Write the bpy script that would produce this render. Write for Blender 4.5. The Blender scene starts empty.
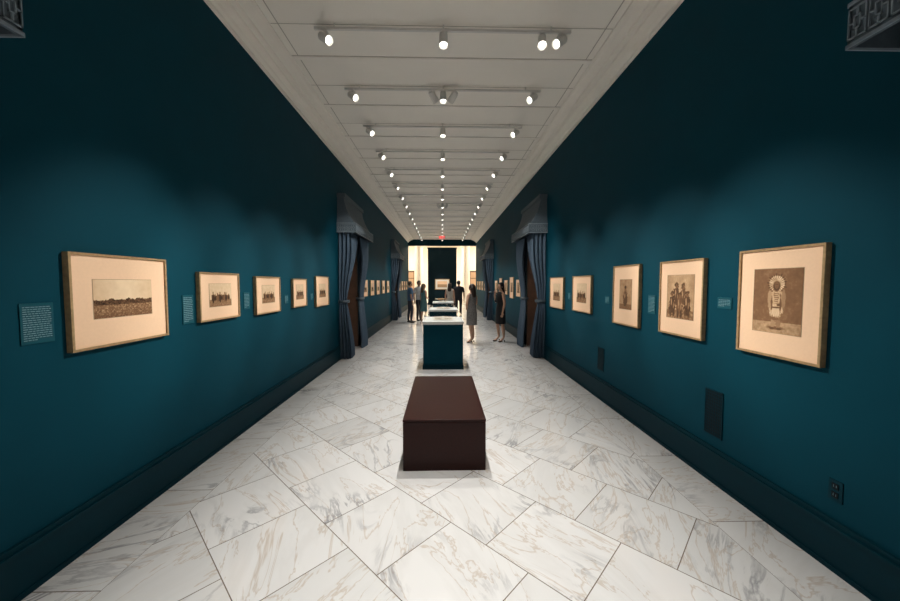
import bpy, bmesh, math, random
from mathutils import Vector, Matrix, noise as mnoise
random.seed(7)
S = bpy.context.scene
COL = S.collection
S.view_settings.view_transform = 'Standard'
S.view_settings.look = 'None'

# ------------------------------------------------------------ materials
def mat(name, col, rough=0.6, metal=0.0, emit=None, estr=0.0, noise=0.0, nscale=20.0, bump=0.0, spec=0.5):
    m = bpy.data.materials.new(name); m.use_nodes = True
    nt = m.node_tree; b = nt.nodes['Principled BSDF']
    b.inputs['Base Color'].default_value = (*col, 1)
    b.inputs['Roughness'].default_value = rough
    b.inputs['Metallic'].default_value = metal
    b.inputs['Specular IOR Level'].default_value = spec
    if emit:
        b.inputs['Emission Color'].default_value = (*emit, 1)
        b.inputs['Emission Strength'].default_value = estr
    if noise > 0 or bump > 0:
        tc = nt.nodes.new('ShaderNodeTexCoord')
        n = nt.nodes.new('ShaderNodeTexNoise'); n.inputs['Scale'].default_value = nscale
        n.inputs['Detail'].default_value = 6
        nt.links.new(tc.outputs['Object'], n.inputs['Vector'])
        if noise > 0:
            r = nt.nodes.new('ShaderNodeValToRGB')
            r.color_ramp.elements[0].position = 0.3; r.color_ramp.elements[1].position = 0.7
            r.color_ramp.elements[0].color = (*[c*(1-noise) for c in col], 1)
            r.color_ramp.elements[1].color = (*[min(1, c*(1+noise)) for c in col], 1)
            nt.links.new(n.outputs['Fac'], r.inputs['Fac'])
            nt.links.new(r.outputs['Color'], b.inputs['Base Color'])
        if bump > 0:
            bp = nt.nodes.new('ShaderNodeBump'); bp.inputs['Strength'].default_value = bump
            bp.inputs['Distance'].default_value = 0.01
            nt.links.new(n.outputs['Fac'], bp.inputs['Height'])
            nt.links.new(bp.outputs['Normal'], b.inputs['Normal'])
    return m

def marble(name, rotz, bw, rh, loc):
    m = bpy.data.materials.new(name); m.use_nodes = True
    nt = m.node_tree; N = nt.nodes; L = nt.links; b = N['Principled BSDF']
    g = N.new('ShaderNodeNewGeometry')
    mp = N.new('ShaderNodeMapping'); mp.inputs['Rotation'].default_value = (0, 0, rotz)
    mp.inputs['Location'].default_value = loc
    L.new(g.outputs['Position'], mp.inputs['Vector'])
    br = N.new('ShaderNodeTexBrick'); br.offset = 0.5; br.squash = 1
    br.inputs['Color1'].default_value = (0, 0, 0, 1); br.inputs['Color2'].default_value = (1, 1, 1, 1)
    br.inputs['Mortar'].default_value = (0.5, 0.5, 0.5, 1)
    br.inputs['Scale'].default_value = 1; br.inputs['Mortar Size'].default_value = 0.003
    br.inputs['Mortar Smooth'].default_value = 0.1
    br.inputs['Brick Width'].default_value = bw; br.inputs['Row Height'].default_value = rh
    L.new(mp.outputs['Vector'], br.inputs['Vector'])
    sc = N.new('ShaderNodeVectorMath'); sc.operation = 'SCALE'; sc.inputs['Scale'].default_value = 43.0
    L.new(br.outputs['Color'], sc.inputs[0])
    ad = N.new('ShaderNodeVectorMath'); ad.operation = 'ADD'
    L.new(mp.outputs['Vector'], ad.inputs[0]); L.new(sc.outputs['Vector'], ad.inputs[1])
    rt = N.new('ShaderNodeVectorRotate'); rt.rotation_type = 'Z_AXIS'
    am = N.new('ShaderNodeMath'); am.operation = 'MULTIPLY'; am.inputs[1].default_value = 1.5
    L.new(br.outputs['Color'], am.inputs[0]); L.new(am.outputs[0], rt.inputs['Angle'])
    L.new(ad.outputs['Vector'], rt.inputs['Vector'])
    m2 = N.new('ShaderNodeMapping'); m2.inputs['Rotation'].default_value = (0, 0, 0.25)
    m2.inputs['Scale'].default_value = (0.8, 2.6, 1.0)
    L.new(rt.outputs['Vector'], m2.inputs['Vector'])
    def vein(scale, width, dist, det):
        n = N.new('ShaderNodeTexNoise'); n.inputs['Scale'].default_value = scale
        n.inputs['Detail'].default_value = det; n.inputs['Distortion'].default_value = dist
        n.inputs['Roughness'].default_value = 0.6
        L.new(m2.outputs['Vector'], n.inputs['Vector'])
        a = N.new('ShaderNodeMath'); a.operation = 'SUBTRACT'; a.inputs[1].default_value = 0.5
        L.new(n.outputs['Fac'], a.inputs[0])
        c = N.new('ShaderNodeMath'); c.operation = 'ABSOLUTE'; L.new(a.outputs[0], c.inputs[0])
        r = N.new('ShaderNodeMapRange'); r.inputs['From Min'].default_value = 0
        r.inputs['From Max'].default_value = width; r.inputs['To Min'].default_value = 1; r.inputs['To Max'].default_value = 0
        L.new(c.outputs[0], r.inputs['Value'])
        return r.outputs['Result']
    def mul(x, y):
        k = N.new('ShaderNodeMath'); k.operation = 'MULTIPLY'
        L.new(x, k.inputs[0])
        if isinstance(y, float): k.inputs[1].default_value = y
        else: L.new(y, k.inputs[1])
        return k.outputs[0]
    big = N.new('ShaderNodeTexNoise'); big.inputs['Scale'].default_value = 1.3; big.inputs['Detail'].default_value = 3
    L.new(ad.outputs['Vector'], big.inputs['Vector'])
    msk = N.new('ShaderNodeMapRange'); msk.inputs['From Min'].default_value = 0.50; msk.inputs['From Max'].default_value = 0.68
    L.new(big.outputs['Fac'], msk.inputs['Value'])
    v1 = mul(vein(1.3, 0.04, 1.3, 8), msk.outputs['Result'])
    v2 = vein(0.9, 0.08, 0.8, 4)
    v3 = vein(1.4, 0.016, 1.0, 5)
    def mix(fac, c1, c2):
        x = N.new('ShaderNodeMix'); x.data_type = 'RGBA'
        if isinstance(fac, float): x.inputs[0].default_value = fac
        else: L.new(fac, x.inputs[0])
        for s, c in ((6, c1), (7, c2)):
            if isinstance(c, tuple): x.inputs[s].default_value = (*c, 1)
            else: L.new(c, x.inputs[s])
        return x.outputs[2]
    base = mix(br.outputs['Color'], (0.88, 0.87, 0.86), (0.77, 0.765, 0.755))
    c = mix(mul(v2, 0.16), base, (0.58, 0.56, 0.53))
    c = mix(mul(v3, 0.5), c, (0.50, 0.37, 0.25))
    c = mix(mul(v1, 0.9), c, (0.20, 0.20, 0.22))
    c = mix(br.outputs['Fac'], c, (0.20, 0.165, 0.13))
    L.new(c, b.inputs['Base Color'])
    b.inputs['Roughness'].default_value = 0.13
    return m

M = {}
M['teal'] = mat('teal_wall_paint', (0.0012, 0.045, 0.071), 0.65, noise=0.04, nscale=3, bump=0.02, spec=0.08)
M['tealbase'] = mat('teal_trim_paint', (0.0010, 0.030, 0.046), 0.5, spec=0.1, noise=0.04)
M['ceil'] = mat('ceiling_white_paint', (0.93, 0.885, 0.81), 0.8, noise=0.02, nscale=2)
M['seam'] = mat('ceiling_seam', (0.50, 0.46, 0.41), 0.8, noise=0.03)
M['corn'] = mat('cornice_white_paint', (0.90, 0.85, 0.77), 0.6, noise=0.02, nscale=4)
M['floor'] = marble('marble_diagonal_tile', math.radians(45), 0.61, 0.61, (0.1, 0.15, 0))
M['fborder'] = marble('marble_border_tile', math.radians(90), 0.92, 0.37, (0.0, 1.85, 0))
M['bench'] = mat('dark_brown_leather', (0.030, 0.0052, 0.0035), 0.33, noise=0.2, nscale=60, bump=0.06, spec=.2)
M['white'] = mat('white_laminate', (0.8, 0.79, 0.76), 0.4, noise=0.02)
M['lampwhite'] = mat('lamp_housing_white', (0.72, 0.70, 0.66), 0.4, noise=0.02)
M['lens'] = mat('lamp_lens_glow', (1, 1, 1), 0.3, emit=(1.0, 0.95, 0.86), estr=5)
M['frame'] = mat('bronze_wood_frame', (0.40, 0.27, 0.14), 0.35, metal=0.2, noise=0.2, nscale=40)
M['mat'] = mat('peach_mat_board', (0.84, 0.58, 0.39), 0.85, noise=0.02, nscale=60)
M['line'] = mat('mat_bevel_line', (0.40, 0.26, 0.16), 0.8, noise=0.05)
M['label'] = mat('wall_label_panel', (0.006, 0.070, 0.098), 0.5, noise=0.03, spec=.15)
M['text'] = mat('label_text_ink', (0.17, 0.29, 0.33), 0.6, noise=0.05)
M['vent'] = mat('vent_dark_metal', (0.002, 0.006, 0.010), 0.4, noise=0.1, spec=.15)
M['cloth'] = mat('blue_grey_drape', (0.060, 0.098, 0.145), 0.8, noise=0.12, nscale=30, bump=0.1)
M['valance'] = mat('valance_fabric', (0.080, 0.110, 0.135), 0.75, noise=0.1, nscale=30)
M['fret'] = mat('fretwork_trim', (0.20, 0.25, 0.29), 0.5, noise=0.1)
M['wood'] = mat('brown_door_wood', (0.085, 0.045, 0.028), 0.4, noise=0.3, nscale=6)
M['cream'] = mat('cream_stone', (0.82, 0.76, 0.66), 0.6, noise=0.05, nscale=5)
M['navy'] = mat('navy_panel_paint', (0.003, 0.014, 0.024), 0.6, noise=0.05, spec=.1)
M['red'] = mat('exit_red_glow', (0.6, 0.02, 0.02), 0.4, emit=(1, 0.05, 0.04), estr=3)
M['skin'] = mat('human_skin', (0.60, 0.35, 0.24), 0.5, noise=0.05)
M['lips'] = mat('lips', (0.35, 0.10, 0.09), 0.5, noise=0.05)
M['eye'] = mat('eye_dark', (0.03, 0.02, 0.02), 0.3, noise=0.05)
def glassmat():
    m = bpy.data.materials.new('vitrine_glass'); m.use_nodes = True
    nt = m.node_tree; nt.nodes.remove(nt.nodes['Principled BSDF'])
    o = nt.nodes['Material Output']; t = nt.nodes.new('ShaderNodeBsdfTransparent'); g = nt.nodes.new('ShaderNodeBsdfGlossy')
    g.inputs['Roughness'].default_value = 0.02
    t.inputs['Color'].default_value = (0.96, 0.98, 0.98, 1)
    f = nt.nodes.new('ShaderNodeFresnel'); f.inputs['IOR'].default_value = 1.25
    x = nt.nodes.new('ShaderNodeMixShader')
    nt.links.new(f.outputs[0], x.inputs[0]); nt.links.new(t.outputs[0], x.inputs[1]); nt.links.new(g.outputs[0], x.inputs[2])
    nt.links.new(x.outputs[0], o.inputs['Surface'])
    return m
M['glass'] = glassmat()
def photomat():
    m = bpy.data.materials.new('sepia_print'); m.use_nodes = True
    nt = m.node_tree; b = nt.nodes['Principled BSDF']; b.inputs['Roughness'].default_value = .6
    b.inputs['Specular IOR Level'].default_value = .2
    a = nt.nodes.new('ShaderNodeAttribute'); a.attribute_name = 'tone'
    r = nt.nodes.new('ShaderNodeValToRGB'); e = r.color_ramp.elements
    e[0].position = 0; e[0].color = (.016, .006, .003, 1); e[1].position = 1; e[1].color = (.88, .69, .48, 1)
    k = e.new(.5); k.color = (.23, .12, .06, 1); k = e.new(.75); k.color = (.54, .35, .20, 1)
    nt.links.new(a.outputs['Fac'], r.inputs['Fac']); nt.links.new(r.outputs['Color'], b.inputs['Base Color'])
    return m
PHOTO = photomat()

# ------------------------------------------------------------ mesh builder
class MB:
    def __init__(s): s.v = []; s.f = []; s.m = []; s.sm = []; s.mats = []
    def mi(s, k):
        mt = M[k]
        if mt not in s.mats: s.mats.append(mt)
        return s.mats.index(mt)
    def add(s, vs, fs, k, smooth=False):
        o = len(s.v); s.v += [tuple(v) for v in vs]; i = s.mi(k)
        for f in fs: s.f.append([o+a for a in f]); s.m.append(i); s.sm.append(smooth)
    def box(s, x0, x1, y0, y1, z0, z1, k):
        x0, x1 = sorted((x0, x1)); y0, y1 = sorted((y0, y1)); z0, z1 = sorted((z0, z1))
        vs = [(x0,y0,z0),(x1,y0,z0),(x1,y1,z0),(x0,y1,z0),(x0,y0,z1),(x1,y0,z1),(x1,y1,z1),(x0,y1,z1)]
        s.add(vs, [(0,3,2,1),(4,5,6,7),(0,1,5,4),(1,2,6,5),(2,3,7,6),(3,0,4,7)], k)
    def loft(s, rings, k, cap=True, smooth=True):
        n = len(rings[0]); vs = [p for r in rings for p in r]; fs = []
        for i in range(len(rings)-1):
            for j in range(n):
                fs.append((i*n+j, i*n+(j+1) % n, (i+1)*n+(j+1) % n, (i+1)*n+j))
        if cap:
            fs.append(tuple(reversed(range(n)))); fs.append(tuple((len(rings)-1)*n+j for j in range(n)))
        s.add(vs, fs, k, smooth)
    def cyl(s, p0, p1, r0, r1, k, n=16, cap=True, smooth=True):
        p0 = Vector(p0); p1 = Vector(p1); d = (p1-p0).normalized()
        a = d.orthogonal().normalized(); b = d.cross(a)
        rr = [[p + (a*math.cos(t)+b*math.sin(t))*r for t in [2*math.pi*i/n for i in range(n)]] for p, r in ((p0, r0), (p1, r1))]
        s.loft(rr, k, cap, smooth)
    def ellip(s, c, r, k, n=16, m=10, fn=None):
        rings = []
        for i in range(1, m):
            ph = math.pi*i/m
            rings.append([(c[0]+r[0]*math.sin(ph)*math.cos(2*math.pi*j/n), c[1]+r[1]*math.sin(ph)*math.sin(2*math.pi*j/n), c[2]-r[2]*math.cos(ph)) for j in range(n)])
        if fn: rings = [[fn(p) for p in q] for q in rings]
        s.loft(rings, k)
    def grid(s, P, k, smooth=True):
        nr = len(P); nc = len(P[0])
        s.add([p for r in P for p in r], [(i*nc+j, i*nc+j+1, (i+1)*nc+j+1, (i+1)*nc+j) for i in range(nr-1) for j in range(nc-1)], k, smooth)
    def build(s, name, bevel=0.0, solid=0.0, parent=None):
        me = bpy.data.meshes.new(name); me.from_pydata(s.v, [], s.f)
        for mt in s.mats: me.materials.append(mt)
        for p, i, q in zip(me.polygons, s.m, s.sm): p.material_index = i; p.use_smooth = q
        me.update()
        o = bpy.data.objects.new(name, me); COL.objects.link(o)
        if bevel:
            md = o.modifiers.new('bev', 'BEVEL'); md.width = bevel; md.segments = 3; md.limit_method = 'ANGLE'
        if parent: o.parent = parent
        return o

W = 2.24; H = 4.5; YB = -4.0; YE = 23.4
DOORS = [(-0.25, 1.62), (7.5, 9.35), (15.3, 17.1)]

# ------------------------------------------------------------ shell
b = MB()
b.add([(-1.85,YB,0),(1.85,YB,0),(1.85,YE,0),(-1.85,YE,0)], [(0,1,2,3)], 'floor')
b.add([(-2.6,YB,0),(-1.85,YB,0),(-1.85,YE,0),(-2.6,YE,0)], [(0,1,2,3)], 'fborder')
b.add([(1.85,YB,0),(2.6,YB,0),(2.6,YE,0),(1.85,YE,0)], [(0,1,2,3)], 'fborder')
b.add([(-7,YE,0),(7,YE,0),(7,36,0),(-7,36,0)], [(0,1,2,3)], 'floor')
b.build('floor')

for sgn, nm in ((-1, 'left'), (1, 'right')):
    b = MB(); t = MB()
    y = YB
    segs = []
    for d0, d1 in DOORS:
        a0, a1 = d0+0.18, d1-0.18
        segs.append((y, a0)); 
        b.box(sgn*W, sgn*(W+0.35), a0, a1, 2.7, H+0.1, 'teal')
        y = a1
    segs.append((y, YE))
    for a0, a1 in segs:
        b.box(sgn*W, sgn*(W+0.35), a0, a1, 0, H+0.1, 'teal')
        t.box(sgn*W, sgn*(W-0.022), a0, a1, 0, 0.24, 'tealbase')
        t.box(sgn*W, sgn*(W-0.03), a0, a1, 0.0, 0.03, 'tealbase')
        t.box(sgn*W, sgn*(W-0.034), a0, a1, 0.24, 0.262, 'tealbase')
        t.box(sgn*W, sgn*(W-0.018), a0, a1, 0.262, 0.29, 'tealbase')
    b.build('wall_'+nm); t.build('baseboard_'+nm)
    prof = [(0, 4.28), (0.035, 4.28), (0.035, 4.315), (0.06, 4.33), (0.075, 4.36), (0.13, 4.385), (0.14, 4.41),
            (0.19, 4.415), (0.20, 4.44), (0.27, 4.455), (0.30, 4.475), (0.335, 4.48), (0.335, 4.502), (0, 4.502)]
    b = MB()
    b.loft([[(sgn*(W-d), yy, z) for d, z in prof] for yy in (YB, YE)], 'corn', True, False)
    b.build('cornice_'+nm)

b = MB(); b.box(-W-.35, W+.35, YB-.3, YB, 0, H+.1, 'teal'); b.build('wall_back')
b = MB()
b.box(-W-.35, W+.35, YB, YE, H, H+0.1, 'ceil')
rows = [4.02+1.2*k for k in range(-5, 16)]
for r in rows:
    b.box(-1.9, 1.9, r+0.56, r+0.62, H-0.016, H, 'ceil')
    b.box(-1.9, 1.9, r+0.555, r+0.56, H-0.004, H, 'seam')
    b.box(-1.9, 1.9, r+0.62, r+0.625, H-0.004, H, 'seam')
    b.box(-1.9, 1.9, r+0.012, r+0.017, H-0.004, H, 'seam')
for x in (-1.82, 1.82):
    b.box(x-0.005, x+0.005, YB, YE, H-0.004, H, 'seam')
b.build('ceiling')
b = MB(); b.box(-W, W, YE-0.25, YE, 4.13, H, 'tealbase'); b.box(-W, W, YE-0.28, YE, 4.10, 4.15, 'tealbase'); b.build('trim_1')

# ------------------------------------------------------------ doorways, curtains
def curtain(mb, sgn, yj, yc):
    dirn = 1 if yc > yj else -1
    def dep(z):   # how far the drape stands off the wall: full at valance, gathered at the tie, fuller again below
        return 0.13+0.13*sst_(1.25, 2.4, z) if z > 1.25 else 0.13+0.09*sst_(0, 1, (1.25-z)/1.1)
    P = []
    nz_ = 48; ns = 60
    for i in range(nz_+1):
        z = 2.74 - (2.735)*i/nz_
        if z > 1.25:
            t = (z-1.25)/(2.74-1.25); wd = 0.18+0.52*(t**1.6)
        else:
            t = (1.25-z)/1.25; wd = 0.18+0.24*(t**0.7)
        tie = math.exp(-((z-1.25)/0.14)**2)
        row = []
        for j in range(ns+1):
            s = j/ns
            amp = 0.038*(1-0.55*tie)
            xx = W-dep(z)+0.03*s + amp*math.sin(s*2*math.pi*5+0.5*math.sin(z*2))
            row.append((sgn*xx, yj+dirn*(wd*s), z))
        P.append(row)
    mb.grid(P, 'cloth')
    P = []
    for i in range(40):
        z = 2.74-2.735*i/39
        tie = math.exp(-((z-1.25)/0.18)**2); D = dep(z)+.02
        P.append([(sgn*(W-0.01-D*q/36), yj-dirn*(0.02+0.030*(1-tie*.7)*math.sin(q*.56+.5*math.sin(z*1.3))), z) for q in range(37)])
    mb.grid(P, 'cloth')
    ya, yb = sorted((yj-dirn*0.05, yj+dirn*0.21))
    mb.loft([[(sgn*(W-0.13+ox), yy, z) for (ox, yy) in ((-.05, ya), (-.062, (ya+yb)/2), (-.045, yb), (.045, yb), (.12, ya))] for z in (1.22, 1.28)], 'valance')
def sst_(a, b_, x):
    t = max(0, min(1, (x-a)/(b_-a))); return t*t*(3-2*t)

for sgn in (-1, 1):
    for di, (d0, d1) in enumerate(DOORS):
        root = bpy.data.objects.new('curtained_doorway', None); COL.objects.link(root)
        a0, a1 = d0+0.18, d1-0.18
        m = MB()
        m.box(sgn*(W+0.22), sgn*(W+0.27), a0, a1, 0, 2.7, 'wood')
        ym = (a0+a1)/2
        for p0, p1 in ((a0+.12, ym-.06), (ym+.06, a1-.12)):
            for z0, z1 in ((0.2, 0.95), (1.1, 2.5)):
                for q in ((p0, p1, z0, z0+.03), (p0, p1, z1-.03, z1), (p0, p0+.03, z0, z1), (p1-.03, p1, z0, z1)):
                    m.box(sgn*(W+0.20), sgn*(W+0.225), q[0], q[1], q[2], q[3], 'wood')
        for yy in (a0, a1-.07):
            m.box(sgn*(W-0.03), sgn*(W+0.22), yy, yy+.07, 0, 2.7, 'wood')
        m.box(sgn*(W-0.03), sgn*(W+0.22), a0, a1, 2.6, 2.7, 'wood')
        m.build('door_leaf', parent=root)
        ins = .28 if di == 0 else .10
        m = MB(); curtain(m, sgn, d0+ins, d1); curtain(m, sgn, d1-ins, d0); m.build('curtains', parent=root)
        m = MB()
        rings = []
        for z, dd in ((2.90, 0.375), (2.97, 0.33), (3.08, 0.26), (3.2, 0.205), (3.32, 0.165), (3.42, 0.145), (3.47, 0.14)):
            k = (0.40-dd)*0.25
            rings.append([(sgn*(W-0.001), d0+k, z), (sgn*(W-dd), d0+k, z), (sgn*(W-dd), d1-k, z), (sgn*(W-0.001), d1-k, z)])
        m.loft(rings, 'valance', True, False)
        m.box(sgn*W, sgn*(W-0.17), d0+0.04, d1-0.04, 3.47, 3.55, 'valance')
        m.box(sgn*(W-0.385), sgn*(W-0.40), d0, d1, 2.72, 2.92, 'valance')
        m.box(sgn*W, sgn*(W-0.40), d0, d0+0.015, 2.72, 2.92, 'valance')
        m.box(sgn*W, sgn*(W-0.40), d1-0.015, d1, 2.72, 2.92, 'valance')
        m.box(sgn*W, sgn*(W-0.40), d0, d1, 2.905, 2.92, 'valance')
        def fr(y0, y1, z0, z1): m.box(sgn*(W-0.40), sgn*(W-0.408), y0, y1, z0, z1, 'fret')
        def fe(yend, x0, x1, z0, z1):
            q = -0.008 if yend == d0 else 0.008
            m.box(sgn*(W-x0), sgn*(W-x1), yend, yend+q, z0, z1, 'fret')
        for z0 in (2.72, 2.905):
            fr(d0, d1, z0, z0+.015)
            for e in (d0, d1): fe(e, 0, 0.4, z0, z0+.015)
        def key(F, a, w_):
            F(a, a+w_, 2.752, 2.758); F(a, a+w_, 2.882, 2.888)
            F(a, a+.005, 2.752, 2.888); F(a+w_-.005, a+w_, 2.752, 2.888)
            F(a+w_*.3, a+w_*.7, 2.79, 2.796); F(a+w_*.3, a+w_*.7, 2.844, 2.85); F(a+w_*.3, a+w_*.3+.005, 2.79, 2.85); F(a+w_*.7-.005, a+w_*.7, 2.79, 2.85)
            F(a, a+w_*.3, 2.817, 2.823); F(a+w_*.7, a+w_, 2.817, 2.823)
            F(a+w_*.5-.003, a+w_*.5+.003, 2.752, 2.79); F(a+w_*.5-.003, a+w_*.5+.003, 2.85, 2.888)
        n = int((d1-d0)/0.075); st = (d1-d0)/n
        for i in range(n): key(fr, d0+i*st+.004, st-.008)
        for e in (d0, d1):
            for i in range(5): key(lambda p, q, r_, t_: fe(e, p, q, r_, t_), .008+i*.078, .07)
        m.build('valance', parent=root)

# ------------------------------------------------------------ framed photographs
sst = sst_
def nz(u, v, s, seed=0, o=3):
    return mnoise.fractal(Vector((u*s+seed*7.3, v*s-seed*3.1, seed*1.7)), 1.0, 2.0, o)
def blob(t, u, v, cu, cv, ru, rv, val, soft=.25, n=0):
    d = math.sqrt(((u-cu)/ru)**2+((v-cv)/rv)**2)+n
    a = 1-sst(1-soft, 1+soft, d)
    return t*(1-a)+val*a
def tone(style, u, v, asp, seed):
    g = nz(u*asp, v, 22, seed); f = nz(u*asp, v, 7, seed+3)
    if style == 'land':
        t = .95-.10*sst(0, .5, abs(u))+.03*f
        hz = -.02+.05*nz(u, 0, 10, seed)+.03*nz(u, 0, 40, seed)
        if v < hz:
            t = .16+.25*g+.05*f if v > -.17 else .50+.22*g+.3*(v+.17)
            t += .25*max(0, nz(u, v*2, 40, seed+9))
        return t
    if style == 'group':
        t = .88+.04*f
        if v < -.2: t = .55+.2*g
        if abs(v+.12) < .12+.06*nz(u, 0, 8, seed) and abs(u) < .42: t = .30+.3*g
        for i in range(8):
            cu = -.36+.72*i/7+.02*math.sin(i*9+seed); hh = .14+.06*math.sin(i*4+seed*2)
            t = blob(t, u, v, cu, -.14, .045, hh, .08+.35*((i+seed) % 3 == 0), .3, .2*g)
            t = blob(t, u, v, cu, -.14+hh+.05, .02, .045, .35, .4)
        return t
    if style == 'figure':   # standing man in a feathered headdress and fringed hide shirt
        t = .50+.06*f+.03*g-.08*abs(u)
        if v < -.33: t = .72+.08*g-.15*abs(u)
        t = blob(t, u, v, .0, -.42, .16, .025, .42, .5)
        # feather fan
        du, dv = u*asp, v-.27
        rr = math.hypot(du, dv); an = math.atan2(dv, du)
        if rr < .155+.012*math.sin(an*13) and (dv > -.02 or abs(du) > .035) and an > -1.2 or (rr < .155 and an < -2.0):
            fe = .5+.5*math.sin(an*22)
            t = (.55+.40*fe) if rr < .125 else (.25+.3*fe)
            t += .1*g
        # legs, leggings
        t = blob(t, u, v, -.055, -.34, .042, .10, .66, .2, .4*g)
        t = blob(t, u, v, .06, -.34, .042, .10, .58, .2, .4*g)
        t = blob(t, u, v, -.065, -.43, .05, .018, .30, .3); t = blob(t, u, v, .075, -.43, .05, .018, .30, .3)
        # shirt
        for cu, cv, ru, rv, val in ((0,-.13,.135,.16,.86), (0,.06,.13,.13,.80), (-.14,.03,.04,.14,.70), (.15,.03,.04,.14,.60)):
            t = blob(t, u, v, cu, cv, ru, rv, val+.16*math.sin(u*150)*(v < -.18), .15, .35*g)
        t = blob(t, u, v, -.02, -.27, .11, .03, .50, .5, .8*g)
        t = blob(t, u, v, 0, .05, .055, .10, .55, .3, .5*g)
        for i in range(6): t = blob(t, u, v, 0, .13-.03*i, .045, .006, .85, .5)
        t = blob(t, u, v, -.09, -.05, .018, .13, .40, .4, .5*g); t = blob(t, u, v, .09, -.05, .018, .13, .38, .4, .5*g)
        t = blob(t, u, v, .0, -.10, .10, .012, .30, .4, .2*g)
        t = blob(t, u, v, .05, -.06, .035, .02, .34, .3)
        # hair and face
        t = blob(t, u, v, 0, .23, .07, .075, .16, .3); t = blob(t, u, v, 0, .245, .046, .056, .46, .25, .1*g)
        t = blob(t, u, v, -.016, .258, .012, .006, .2, .4); t = blob(t, u, v, .016, .258, .012, .006, .2, .4); t = blob(t, u, v, 0, .218, .016, .005, .22, .4)
        return t+.03*g
    if style == 'trio':
        t = .76+.06*f-.1*sst(.2, .5, abs(u))
        if v < -.30: t = .52+.15*g
        for i, (cu, tp) in enumerate(((-.13, .20), (.13, .18), (-.28, .0), (.0, -.03), (.27, .01))):
            seat = i > 1
            t = blob(t, u, v, cu, tp-.17, .10, .22, (.22, .30, .16, .36, .20)[i], .15, .35*g)
            if seat:
                t = blob(t, u, v, cu, tp-.25, .13, .08, (.18, .42, .15)[i-2], .2, .4*g)
                t = blob(t, u, v, cu-.06, tp-.36, .035, .10, .22, .3, .3*g); t = blob(t, u, v, cu+.06, tp-.36, .035, .10, .18, .3, .3*g)
            t = blob(t, u, v, cu-.03, tp-.12, .025, .09, .68, .4, .6*g)
            t = blob(t, u, v, cu+.05, tp-.2, .02, .07, .60, .4, .6*g)
            t = blob(t, u, v, cu, tp+.09, .065, .045, .22, .3, .4*g)
            t = blob(t, u, v, cu, tp+.04, .038, .05, .50, .25)
            t = blob(t, u, v, cu, tp+.05, .028, .007, .25, .5)
        return t+.05*g
    t = .64+.08*f
    if v < -.32: t = .47+.1*g
    t = blob(t, u, v, 0, -.15, .17, .27, .22, .2, .3*g); t = blob(t, u, v, -.04, -.05, .05, .1, .6, .4, .5*g)
    t = blob(t, u, v, 0, .17, .07, .075, .5, .3); t = blob(t, u, v, 0, .24, .08, .05, .15, .3)
    return t

def picture(sgn, Y, Z, w, h, pw, ph, style, seed=0, res=26, fw=0.015):
    m = MB()
    def bx(u0, u1, v0, v1, d0, d1, k):
        m.box(sgn*(W-d0), sgn*(W-d1), Y-sgn*u0, Y-sgn*u1, Z+v0, Z+v1, k)
    bx(-w/2, w/2, h/2-fw, h/2, .0, .036, 'frame'); bx(-w/2, w/2, -h/2, -h/2+fw, .0, .036, 'frame')
    bx(-w/2, -w/2+fw, -h/2+fw, h/2-fw, .0, .036, 'frame'); bx(w/2-fw, w/2, -h/2+fw, h/2-fw, .0, .036, 'frame')
    bx(-w/2+fw, w/2-fw, -h/2+fw, h/2-fw, .0, .026, 'mat')
    oy = 0.012
    bx(-pw/2-.003, pw/2+.003, oy-ph/2-.003, oy+ph/2+.003, .026, .027, 'line')
    o = m.build('framed_photograph')
    nu = int(res*pw/.3); nv = int(res*ph/.3)
    vs = []; tn = []
    for j in range(nv+1):
        for i in range(nu+1):
            u = i/nu-.5; v = j/nv-.5
            vs.append((sgn*(W-.0285), Y-sgn*u*pw, Z+oy+v*ph)); tn.append(max(0, min(1, tone(style, u, v, pw/ph, seed))))
    fs = [(j*(nu+1)+i, j*(nu+1)+i+1, (j+1)*(nu+1)+i+1, (j+1)*(nu+1)+i) for j in range(nv) for i in range(nu)]
    me = bpy.data.meshes.new('print'); me.from_pydata(vs, [], fs); me.materials.append(PHOTO)
    at = me.attributes.new('tone', 'FLOAT', 'POINT')
    for i, t in enumerate(tn): at.data[i].value = t
    p = bpy.data.objects.new('photo_print', me); COL.objects.link(p); p.parent = o

picture(1, 2.285, 1.518, .59, .735, .34, .43, 'figure', 1, 120)
picture(1, 3.235, 1.508, .60, .71, .37, .41, 'trio', 2, 90)
picture(1, 4.21, 1.50, .60, .73, .28, .36, 'single', 3, 60)
picture(1, 5.56, 1.475, .74, .58, .38, .30, 'group', 4, 50)
picture(1, 6.78, 1.46, .78, .60, .40, .32, 'group', 5, 50)
picture(-1, 2.47, 1.535, .73, .60, .44, .25, 'land', 6, 110)
picture(-1, 3.52, 1.52, .62, .46, .34, .22, 'group', 7, 80)
picture(-1, 4.48, 1.50, .62, .46, .32, .22, 'group', 8, 60)
picture(-1, 5.46, 1.50, .52, .43, .28, .22, 'group', 9, 50)
picture(-1, 6.48, 1.50, .68, .54, .34, .24, 'group', 10, 50)
for i, y in enumerate((10.1, 11.1, 12.1, 13.2, 14.3)):
    picture(-1, y, 1.5, .6, .48, .34, .24, 'group', 20+i)
    picture(1, y+.1, 1.5, .58, .68 if i % 2 else .5, .32, .3, 'single', 30+i)
for i, y in enumerate((18.2, 19.4, 20.6, 21.8)):
    picture(-1, y, 1.5, .6, .5, .34, .24, 'group', 40+i)
    picture(1, y, 1.5, .6, .5, .34, .24, 'group', 50+i)

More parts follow.
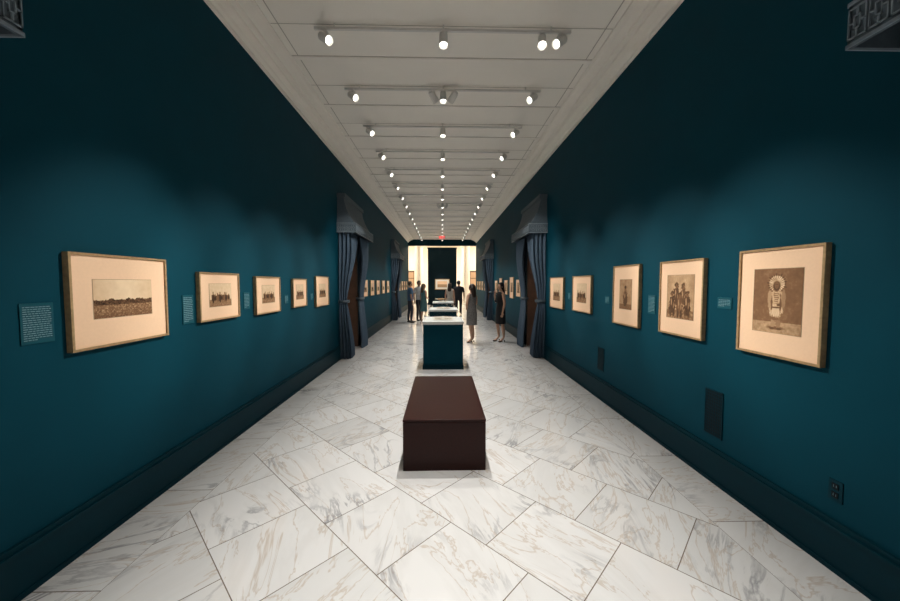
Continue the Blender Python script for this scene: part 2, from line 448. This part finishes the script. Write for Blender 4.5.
def label(sgn, Y, Z, w, h, lines, seed):
    rnd = random.Random(seed); m = MB()
    m.box(sgn*W, sgn*(W-.006), Y-w/2, Y+w/2, Z-h/2, Z+h/2, 'label')
    lh = (h-.03)/lines
    for i in range(lines):
        z = Z+h/2-.015-lh*(i+.5); u = -w/2+.012
        end = w/2-.012 if i < lines-1 else 0
        while u < end-.008:
            l = min(rnd.uniform(.008, .022), end-u)
            m.box(sgn*(W-.006), sgn*(W-.0066), Y-sgn*u, Y-sgn*(u+l), z-lh*.16, z+lh*.16, 'text'); u += l+.004
    m.build('wall_label')
label(-1, 1.96, 1.43, .16, .22, 16, 1)
label(-1, 3.10, 1.42, .13, .25, 14, 2)
label(-1, 4.02, 1.45, .12, .19, 10, 3)
label(-1, 5.03, 1.42, .12, .12, 6, 4)
label(-1, 6.0, 1.42, .12, .12, 6, 5)
label(1, 2.74, 1.49, .14, .09, 5, 6)
label(1, 3.71, 1.42, .13, .2, 12, 7)
label(1, 4.72, 1.42, .13, .10, 5, 8)
label(1, 6.15, 1.42, .12, .12, 6, 9)

def vent(sgn, Y, Z, w, h):
    m = MB(); m.box(sgn*W, sgn*(W-.004), Y-w/2, Y+w/2, Z-h/2, Z+h/2, 'vent')
    for a in (Y-w/2, Y+w/2-.008): m.box(sgn*W, sgn*(W-.008), a, a+.008, Z-h/2, Z+h/2, 'tealbase')
    for a in (Z-h/2, Z+h/2-.008): m.box(sgn*W, sgn*(W-.008), Y-w/2, Y+w/2, a, a+.008, 'tealbase')
    n = int(h/.026)
    for i in range(1, n): m.box(sgn*(W-.003), sgn*(W-.007), Y-w/2+.008, Y+w/2-.008, Z-h/2+i*h/n-.002, Z-h/2+i*h/n+.002, 'tealbase')
    for i in range(1, 8): m.box(sgn*(W-.003), sgn*(W-.0065), Y-w/2+i*w/8-.0015, Y-w/2+i*w/8+.0015, Z-h/2, Z+h/2, 'tealbase')
    m.build('air_vent_grille')
vent(1, 2.81, 0.57, 0.19, 0.38); vent(1, 4.88, 0.57, 0.19, 0.32)
def outlet(sgn, Y, Z):
    m = MB(); m.box(sgn*W, sgn*(W-.006), Y-.036, Y+.036, Z-.06, Z+.06, 'tealbase')
    for z in (-.025, .025):
        m.box(sgn*(W-.006), sgn*(W-.009), Y-.017, Y+.017, Z+z-.016, Z+z+.016, 'vent')
        for a in (-.007, .007): m.box(sgn*(W-.009), sgn*(W-.0095), Y+a-.0015, Y+a+.0015, Z+z-.006, Z+z+.008, 'text')
    m.build('wall_outlet', bevel=.001)
outlet(1, 1.9, 0.46)

# ------------------------------------------------------------ bench
m = MB()
bx0, bx1, by0, by1 = -0.365, 0.365, 3.0, 4.44
m.box(bx0, bx1, by0, by1, 0.436, 0.458, 'bench')
m.box(bx0+.002, bx1-.002, by0+.002, by1-.002, 0.0, 0.434, 'bench')
m.build('gallery_bench', bevel=.004)

# ------------------------------------------------------------ display cases
def case(x, y0, y1, w):
    m = MB(); h = w/2
    m.box(x-h, x+h, y0, y1, .0, .86, 'teal')
    m.box(x-h-.012, x+h+.012, y0-.012, y1+.012, 0, .08, 'tealbase')
    m.box(x-h-.006, x+h+.006, y0-.006, y1+.006, .08, .092, 'tealbase')
    m.box(x-h-.012, x+h+.012, y0-.012, y1+.012, .86, .90, 'white')
    m.box(x-h-.02, x+h+.02, y0-.02, y1+.02, .90, .915, 'white')
    for i in range(2):
        yy = y0+.25+i*.4
        vs = [(x-.2, yy, .925), (x, yy, .935), (x+.2, yy, .925), (x+.2, yy+.27, .925), (x, yy+.27, .935), (x-.2, yy+.27, .925)]
        m.add(vs, [(0,1,4,5),(1,2,3,4)], 'cream')
        for k in range(7):
            for c in (-.17, .03): m.box(x+c, x+c+.14, yy+.03+k*.03, yy+.036+k*.03, .9365, .937, 'line')
    g = x-h+.02; gg = x+h-.02; a = y0+.02; c = y1-.02; z0 = .915; z1 = 1.03
    m.add([(g,a,z0),(gg,a,z0),(gg,c,z0),(g,c,z0),(g,a,z1),(gg,a,z1),(gg,c,z1),(g,c,z1)], [(4,5,6,7),(0,1,5,4),(1,2,6,5),(2,3,7,6),(3,0,4,7)], 'glass')
    m.build('display_case')
case(0.0, 6.62, 7.6, .76); case(0.02, 9.6, 10.6, .76); case(0.02, 13.2, 14.2, .76)

# ------------------------------------------------------------ track lights
def spot(name, loc, aim, power, ang, blend, parent, col=(1, .93, .82), size=.04):
    l = bpy.data.lights.new(name, 'SPOT'); l.energy = power; l.spot_size = math.radians(ang); l.spot_blend = blend
    l.color = col; l.shadow_soft_size = size
    o = bpy.data.objects.new(name, l); COL.objects.link(o); o.location = loc
    o.rotation_euler = (Vector(aim)-Vector(loc)).to_track_quat('-Z', 'Y').to_euler(); o.parent = parent
    return o
ZT = H-0.06
AIM = {0: (2.48, 2.29), 1: (3.5, 3.24), 2: (4.48, 4.2), 3: (5.5, 5.55), 4: (6.5, 6.75)}
for r in rows:
    if r > 22.5: continue
    m = MB(); lamps = []
    m.box(-1.42, 1.42, r-.014, r+.014, ZT-.010, ZT+.016, 'lampwhite')
    for x in (-1.2, 0, 1.2): m.cyl((x, r, ZT), (x, r, H), .008, .008, 'lampwhite', 8)
    heads = []
    k = round((r-4.02)/1.2)
    heads.append((0.0, (0.0, r-0.9, 0.0), 'c'))
    if k in (1, 7):
        heads.append((-.14, (2.05, r+2.5, 2.0), 'd')); heads.append((.14, (-2.05, r+2.5, 2.0), 'd'))  # extra heads added to brighten the otherwise dim drapes
    if k >= 0:
        ly, ry = AIM.get(k, (r-1.1, r-1.1))
        heads.append((-1.30, (2.2, ry, 1.54), 'w')); heads.append((1.30, (-2.2, ly, 1.54), 'w'))
        if k == 0: heads.append((1.10, (0.6, 2.0, 0), 'f'))
    for x, aim, kind in heads:
        p = Vector((x, r, ZT-.10)); d = (Vector(aim)-p).normalized()
        m.box(x-.02, x+.02, r-.05, r+.05, ZT-.03, ZT-.01, 'lampwhite')
        m.cyl((x, r, ZT-.02), (x, r, ZT-.08), .012, .012, 'lampwhite', 8)
        a = p-d*.07; e = p+d*.07
        m.cyl(a-d*.02, a, .03, .045, 'lampwhite', 16); m.cyl(a, e, .045, .050, 'lampwhite', 20, cap=False)
        m.cyl(e-d*.022, e-d*.020, .040, .040, 'lens', 20, smooth=False)
        lamps.append((e+d*.01, aim, kind))
    o = m.build('ceiling_track_light')
    for loc, aim, kind in lamps:
        if kind == 'c': spot('downlight', loc, aim, 215 if r > 1.5 else 360, 70, 0.9, o, (1, .97, .92))  # rows at the unseen near end boosted to bounce light onto the ceiling
        elif kind == 'w': spot('wall_spot', loc, aim, 720 if r < 9 else 400, 25, 1.0, o, (1, .94, .84))
        elif kind == 'd': spot('drape_fill_spot', loc, aim, 330, 34, 1.0, o, (1, .95, .88))
        else: spot('floor_spot', loc, aim, 110, 60, 1.0, o, (1, .95, .88))

# exit sign
m = MB(); m.box(-.2, .2, 20.38, 20.43, 4.2, 4.38, 'white'); m.box(-.01, .01, 20.395, 20.415, 4.38, 4.5, 'white')
def seg(x, pts):
    for (x0, x1, z0, z1) in pts: m.box(x+x0, x+x1, 20.372, 20.38, 4.23+z0, 4.23+z1, 'red')
seg(-.17, [(0,.015,0,.12),(0,.06,0,.015),(0,.05,.052,.067),(0,.06,.105,.12)])
for s in (1, -1):
    m.add([(-.085, 20.375, 4.23 if s > 0 else 4.35), (-.068, 20.375, 4.23 if s > 0 else 4.35), (-.02, 20.375, 4.35 if s > 0 else 4.23), (-.037, 20.375, 4.35 if s > 0 else 4.23)], [(0,1,2,3)], 'red')
seg(.01, [(0,.018,0,.12)]); seg(.06, [(0,.09,.105,.12),(.037,.053,0,.12)])
m.build('exit_sign')

# ------------------------------------------------------------ far room
m = MB()
m.box(-7, -W-.35, YE-.3, YE, 0, 5.6, 'cream'); m.box(W+.35, 7, YE-.3, YE, 0, 5.6, 'cream'); m.box(-W-.35, W+.35, YE-.05, YE, H+.1, 5.6, 'cream')
m.box(-7.2, -7, YE-.3, 36, 0, 5.6, 'cream'); m.box(7, 7.2, YE-.3, 36, 0, 5.6, 'cream')
m.box(-7.2, 7.2, 36, 36.2, 0, 5.6, 'cream')
m.build('wall_far')
m = MB(); m.box(-7.2, 7.2, YE-.3, 36.2, 5.6, 5.7, 'ceil')
m.build('ceiling_far_room')
m = MB(); m.box(-1.08, 1.08, 26.5, 26.9, 0, 4.3, 'navy'); m.box(-1.12, 1.12, 26.46, 26.94, 0, .15, 'navy'); m.box(-1.11, 1.11, 26.47, 26.93, 4.25, 4.32, 'navy')
m.build('exhibition_partition')
m = MB()
m.box(-.55, .55, 26.44, 26.499, 1.15, 1.95, 'frame'); m.box(-.5, .5, 26.43, 26.44, 1.2, 1.9, 'white'); m.box(-.36, .36, 26.42, 26.43, 1.32, 1.78, 'line')
m.box(-.36, .36, 26.415, 26.42, 1.55, 1.78, 'mat')
m.build('framed_artwork')
for x in (-2.0, 2.0):
    for y in (28.6, 32.0):
        m = MB()
        m.box(x-.34, x+.34, y-.34, y+.34, 0, .15, 'cream')
        pr = [(.15,.33),(.2,.34),(.25,.31),(.3,.28),(.35,.27),(2.0,.265),(3.6,.235),(4.6,.22),(4.65,.25),(4.7,.23),(4.8,.26),(4.9,.33)]
        m.loft([[(x+rr*math.cos(2*math.pi*i/24), y+rr*math.sin(2*math.pi*i/24), z) for i in range(24)] for z, rr in pr], 'cream')
        m.box(x-.36, x+.36, y-.36, y+.36, 4.9, 5.6, 'cream'); m.build('stone_column')
for sx in (-1, 1):
    m = MB(); x0 = sx*2.9
    m.box(x0-.75, x0+.75, 35.9, 36, 0, 2.9, 'wood'); m.box(x0-.62, x0+.62, 35.88, 35.9, 0.05, 2.75, 'line')
    m.box(x0-.02, x0+.02, 35.86, 35.9, .05, 2.75, 'wood'); m.box(x0-.62, x0+.62, 35.86, 35.9, 2.1, 2.16, 'wood')
    m.build('door_1' if sx < 0 else 'door_2')
for x, y in ((-4, 27), (4, 27), (0, 31), (-4, 33), (4, 33)):
    l = bpy.data.lights.new('far_room_lamp', 'AREA'); l.energy = 240; l.size = 1.2; l.color = (1, .89, .73)
    o = bpy.data.objects.new('far_room_lamp', l); COL.objects.link(o); o.location = (x, y, 5.55)
spot('partition_spot', (0, 24.2, 4.6), (0, 26.4, 1.55), 320, 22, .6, None)

# ------------------------------------------------------------ people
def ring(cx, cy, z, rx, ry, n=20):
    return [(cx+rx*math.cos(2*math.pi*i/n), cy+ry*math.sin(2*math.pi*i/n), z) for i in range(n)]
def person(name, x, y, rot, h, kind, top, bottom, hair, armL='down', armR='down', longhair=True, shoe=(.02,.02,.02), stripes=False):
    M['_top'] = mat(name+'_top', top, .8, noise=.5 if stripes else .1, nscale=45 if stripes else 12)
    M['_bot'] = mat(name+'_bottom', bottom, .8, noise=.1); M['_hair'] = mat(name+'_hair', hair, .5, noise=.3, nscale=60)
    M['_shoe'] = mat(name+'_shoe', shoe, .4, noise=.1)
    V = []; E = []; R = []; roots = []
    def v(p, r, par=None):
        V.append(Vector(p)); R.append(r); i = len(V)-1
        if par is not None: E.append((par, i))
        else: roots.append(i)
        return i
    f = kind == 'w'
    hipx = .085 if f else .095; shx = .155 if f else .185
    pel = v((0, 0, .93), .115); wa = v((0, 0, 1.08), .095, pel); ch = v((0, 0, 1.25), .105, wa); up = v((0, .005, 1.36), .085, ch)
    nk = v((0, .01, 1.44), .048, up); v((0, 0, 1.54), .05, nk)
    heel = .05 if f else 0
    for s in (-1, 1):
        st = .04*s
        hp = v((s*hipx, 0, .86), .085 if f else .09, pel)
        th = v((s*hipx, -.01+st*.5, .68), .075, hp)
        kn = v((s*(hipx), -.015+st, .48), .052 if f else .062, th)
        cf = v((s*hipx, .01+st, .36), .050 if f else .062, kn)
        an = v((s*hipx, .03+st, .085+heel), .030 if f else .045, cf)
        bl = v((s*(hipx+.01), -.06+st, .035+heel*.2), .032, an); v((s*(hipx+.015), -.13+st, .026), .022, bl)
        pose = armL if s > 0 else armR
        sh = v((s*shx, .005, 1.375), .050, up)
        if pose == 'down': el = (s*(shx+.05), .03, 1.10); wr = (s*(shx+.055), -.03, .86); d = Vector((0, -.15, -1))
        elif pose == 'chin': el = (s*(shx+.03), -.06, 1.11); wr = (s*.06, -.16, 1.32); d = Vector((-s*.2, .15, 1))
        elif pose == 'hip': el = (s*(shx+.14), .07, 1.14); wr = (s*(shx+.02), -.04, .98); d = Vector((-s*.6, -.3, -.4))
        else: el = (s*(shx+.04), .0, 1.10); wr = (s*.08, -.19, 1.06); d = Vector((-s*1, -.3, 0))
        mid = (V[sh]+Vector(el))/2
        mu = v(mid, .043 if f else .052, sh)
        e = v(el, .036 if f else .044, mu); fo = v(Vector(el).lerp(Vector(wr), .4), .034 if f else .040, e); w = v(wr, .024, fo)
        d.normalize(); pc = Vector(wr)+d*.05; pm = v(pc, .027, w); v(Vector(wr)+d*.085, .024, pm)
        lat = d.cross(Vector((s, 0, 0))); 
        if lat.length < .3: lat = d.cross(Vector((0, 0, 1)))
        lat.normalize(); nrm = lat.cross(d).normalized()*(-s)
        for k, ln in enumerate((.066, .075, .070, .055)):
            o = lat*((k-1.5)*.019)
            a = v(Vector(wr)+d*.08+o, .0085); b_ = v(Vector(wr)+d*(.08+ln*.5)+o+nrm*.008, .008, a); v(Vector(wr)+d*(.08+ln)+o+nrm*.03, .0065, b_)
        a = v(Vector(wr)+d*.03-lat*.022, .010); b_ = v(Vector(wr)+d*.06-lat*.045+nrm*.01, .009, a); v(Vector(wr)+d*.085-lat*.05+nrm*.02, .0075, b_)
    me = bpy.data.meshes.new('t'); me.from_pydata([tuple(p) for p in V], E, []); o = bpy.data.objects.new('t', me); COL.objects.link(o)
    o.modifiers.new('skin', 'SKIN'); 
    sv = me.skin_vertices[0].data
    for i, r in enumerate(R): sv[i].radius = (r, r); sv[i].use_root = i in roots
    sd = o.modifiers.new('sub', 'SUBSURF'); sd.levels = 2; sd.render_levels = 2
    bpy.context.view_layer.update()
    dg = bpy.context.evaluated_depsgraph_get(); ev = o.evaluated_get(dg); em = ev.to_mesh()
    mb = MB()
    mb.v += [tuple(q.co) for q in em.vertices]
    for p in em.polygons:
        c = p.center; arm = abs(c.x) > shx+.0 and c.z > .7 or (c.y < -.12 and c.z > .8)
        if f:
            if c.z < .03: k = '_shoe'
            elif c.z > .55 and c.z < 1.40 and not arm: k = '_top'
            else: k = 'skin'
        else:
            if c.z < .09: k = '_shoe'
            elif c.z < .93 and not arm: k = '_bot'
            elif arm and c.z < 1.17: k = 'skin'
            elif c.z < 1.43: k = '_top'
            else: k = 'skin'
        mb.f.append(list(p.vertices)); mb.m.append(mb.mi(k)); mb.sm.append(True)
    ev.to_mesh_clear(); bpy.data.objects.remove(o)
    if f:
        rr = [(1.425,.075,.062),(1.405,.145,.078),(1.36,.168,.092),(1.29,.160,.112),(1.22,.150,.118),(1.08,.122,.10),(.98,.15,.118),(.87,.178,.13),(.70,.178,.135),(.52,.172,.14)]
        mb.loft([ring(0, -.008 if 1.2 < z < 1.3 else 0, z, a, c) for z, a, c in rr], '_top', cap=False)
        for s in (-1, 1):
            mb.cyl((s*hipx, .055+.04*s, 0), (s*hipx, .045+.04*s, .06), .008, .02, '_shoe', 8)
            mb.ellip((s*(hipx+.012), -.09+.04*s, .022), (.036, .07, .022), '_shoe', 12, 8)
    else:
        rr = [(1.43,.07,.06),(1.415,.15,.08),(1.37,.195,.10),(1.28,.185,.12),(1.1,.165,.115),(.95,.165,.12),(.89,.17,.125)]
        mb.loft([ring(0, 0, z, a, c) for z, a, c in rr], '_top', cap=False)
        for s in (-1, 1): mb.ellip((s*(hipx+.01), -.04+.04*s, .035), (.045, .13, .036), '_shoe', 12, 8)
    def jaw(p):
        t = max(0, (1.56-p[2])/.10); return (p[0]*(1-.35*t), p[1]*(1-.15*t)-.008*t, p[2])
    mb.ellip((0, -.005, 1.57), (.073, .092, .110), 'skin', 20, 14, jaw)
    mb.loft([ring(0, -.092, 1.575, .006, .006, 8), ring(0, -.102, 1.560, .011, .010, 8), ring(0, -.108, 1.547, .014, .012, 8), ring(0, -.094, 1.540, .010, .006, 8)], 'skin')
    for s in (-1, 1):
        mb.ellip((s*.028, -.088, 1.580), (.012, .006, .006), 'white', 8, 6); mb.ellip((s*.028, -.093, 1.580), (.005, .003, .005), 'eye', 8, 6)
        mb.ellip((s*.028, -.092, 1.597), (.016, .004, .003), '_hair', 8, 6); mb.ellip((s*.073, .005, 1.565), (.010, .018, .028), 'skin', 8, 8)
    mb.ellip((0, -.090, 1.520), (.021, .007, .007), 'lips', 10, 6)
    def hf(p):
        x_, y_, z_ = p
        if y_ < -.035 and z_ < 1.625: y_ = -.035+ (y_+.035)*.15
        return (x_, y_, z_)
    mb.ellip((0, .012, 1.592), (.085, .102, .102), '_hair', 20, 14, hf)
    if longhair:
        mb.loft([ring(0, .045, 1.62, .080, .065), ring(0, .055, 1.52, .088, .055), ring(0, .075, 1.42, .095, .045), ring(0, .085, 1.34, .080, .035), ring(0, .088, 1.30, .05, .02)], '_hair')
    ob = mb.build(name); s = h/1.68; ob.scale = (s, s, s); ob.location = (x, y, 0); ob.rotation_euler = (0, 0, rot)
    return ob
PI = math.pi
person('woman_in_black_dress', 1.62, 9.75, -PI*.42, 1.66, 'w', (.008,.008,.010), (.01,.01,.01), (.02,.012,.01), armL='down', armR='chin')
person('woman_in_grey_dress', 0.80, 9.6, -PI*.75, 1.62, 'w', (.24,.23,.225), (.1,.1,.1), (.04,.022,.014), armL='hip', armR='clasp', stripes=True)
person('man_in_blue_shirt', -1.34, 14.6, PI*.6, 1.72, 'm', (.08,.18,.33), (.05,.055,.08), (.04,.03,.02), longhair=False)
person('man_in_white_shirt', -1.02, 15.3, PI*.2, 1.75, 'm', (.55,.55,.55), (.03,.03,.035), (.1,.08,.06), longhair=False, armL='clasp')
person('woman_in_teal_dress', -0.76, 14.2, PI*.7, 1.62, 'w', (.10,.24,.27), (.1,.1,.1), (.1,.06,.03), armR='clasp')
person('woman_in_cream_dress', 0.33, 15.4, PI*.9, 1.65, 'w', (.6,.54,.48), (.1,.1,.1), (.03,.018,.012))
person('man_in_dark_jacket', 0.75, 16.2, PI, 1.76, 'm', (.02,.022,.03), (.02,.02,.025), (.02,.015,.01), longhair=False)

# ------------------------------------------------------------ world + camera
w = bpy.data.worlds.new('world'); S.world = w; w.use_nodes = True
w.node_tree.nodes['Background'].inputs['Color'].default_value = (.6, .7, .8, 1)
w.node_tree.nodes['Background'].inputs['Strength'].default_value = .1
cd = bpy.data.cameras.new('camera'); cam = bpy.data.objects.new('camera', cd); COL.objects.link(cam)
cd.sensor_width = 36; cd.lens = 14.0; cd.clip_start = .05
cam.location = (-0.02, 0, 1.65)
cam.rotation_euler = (math.radians(90-2.86), 0, -math.radians(1.31))
S.camera = cam
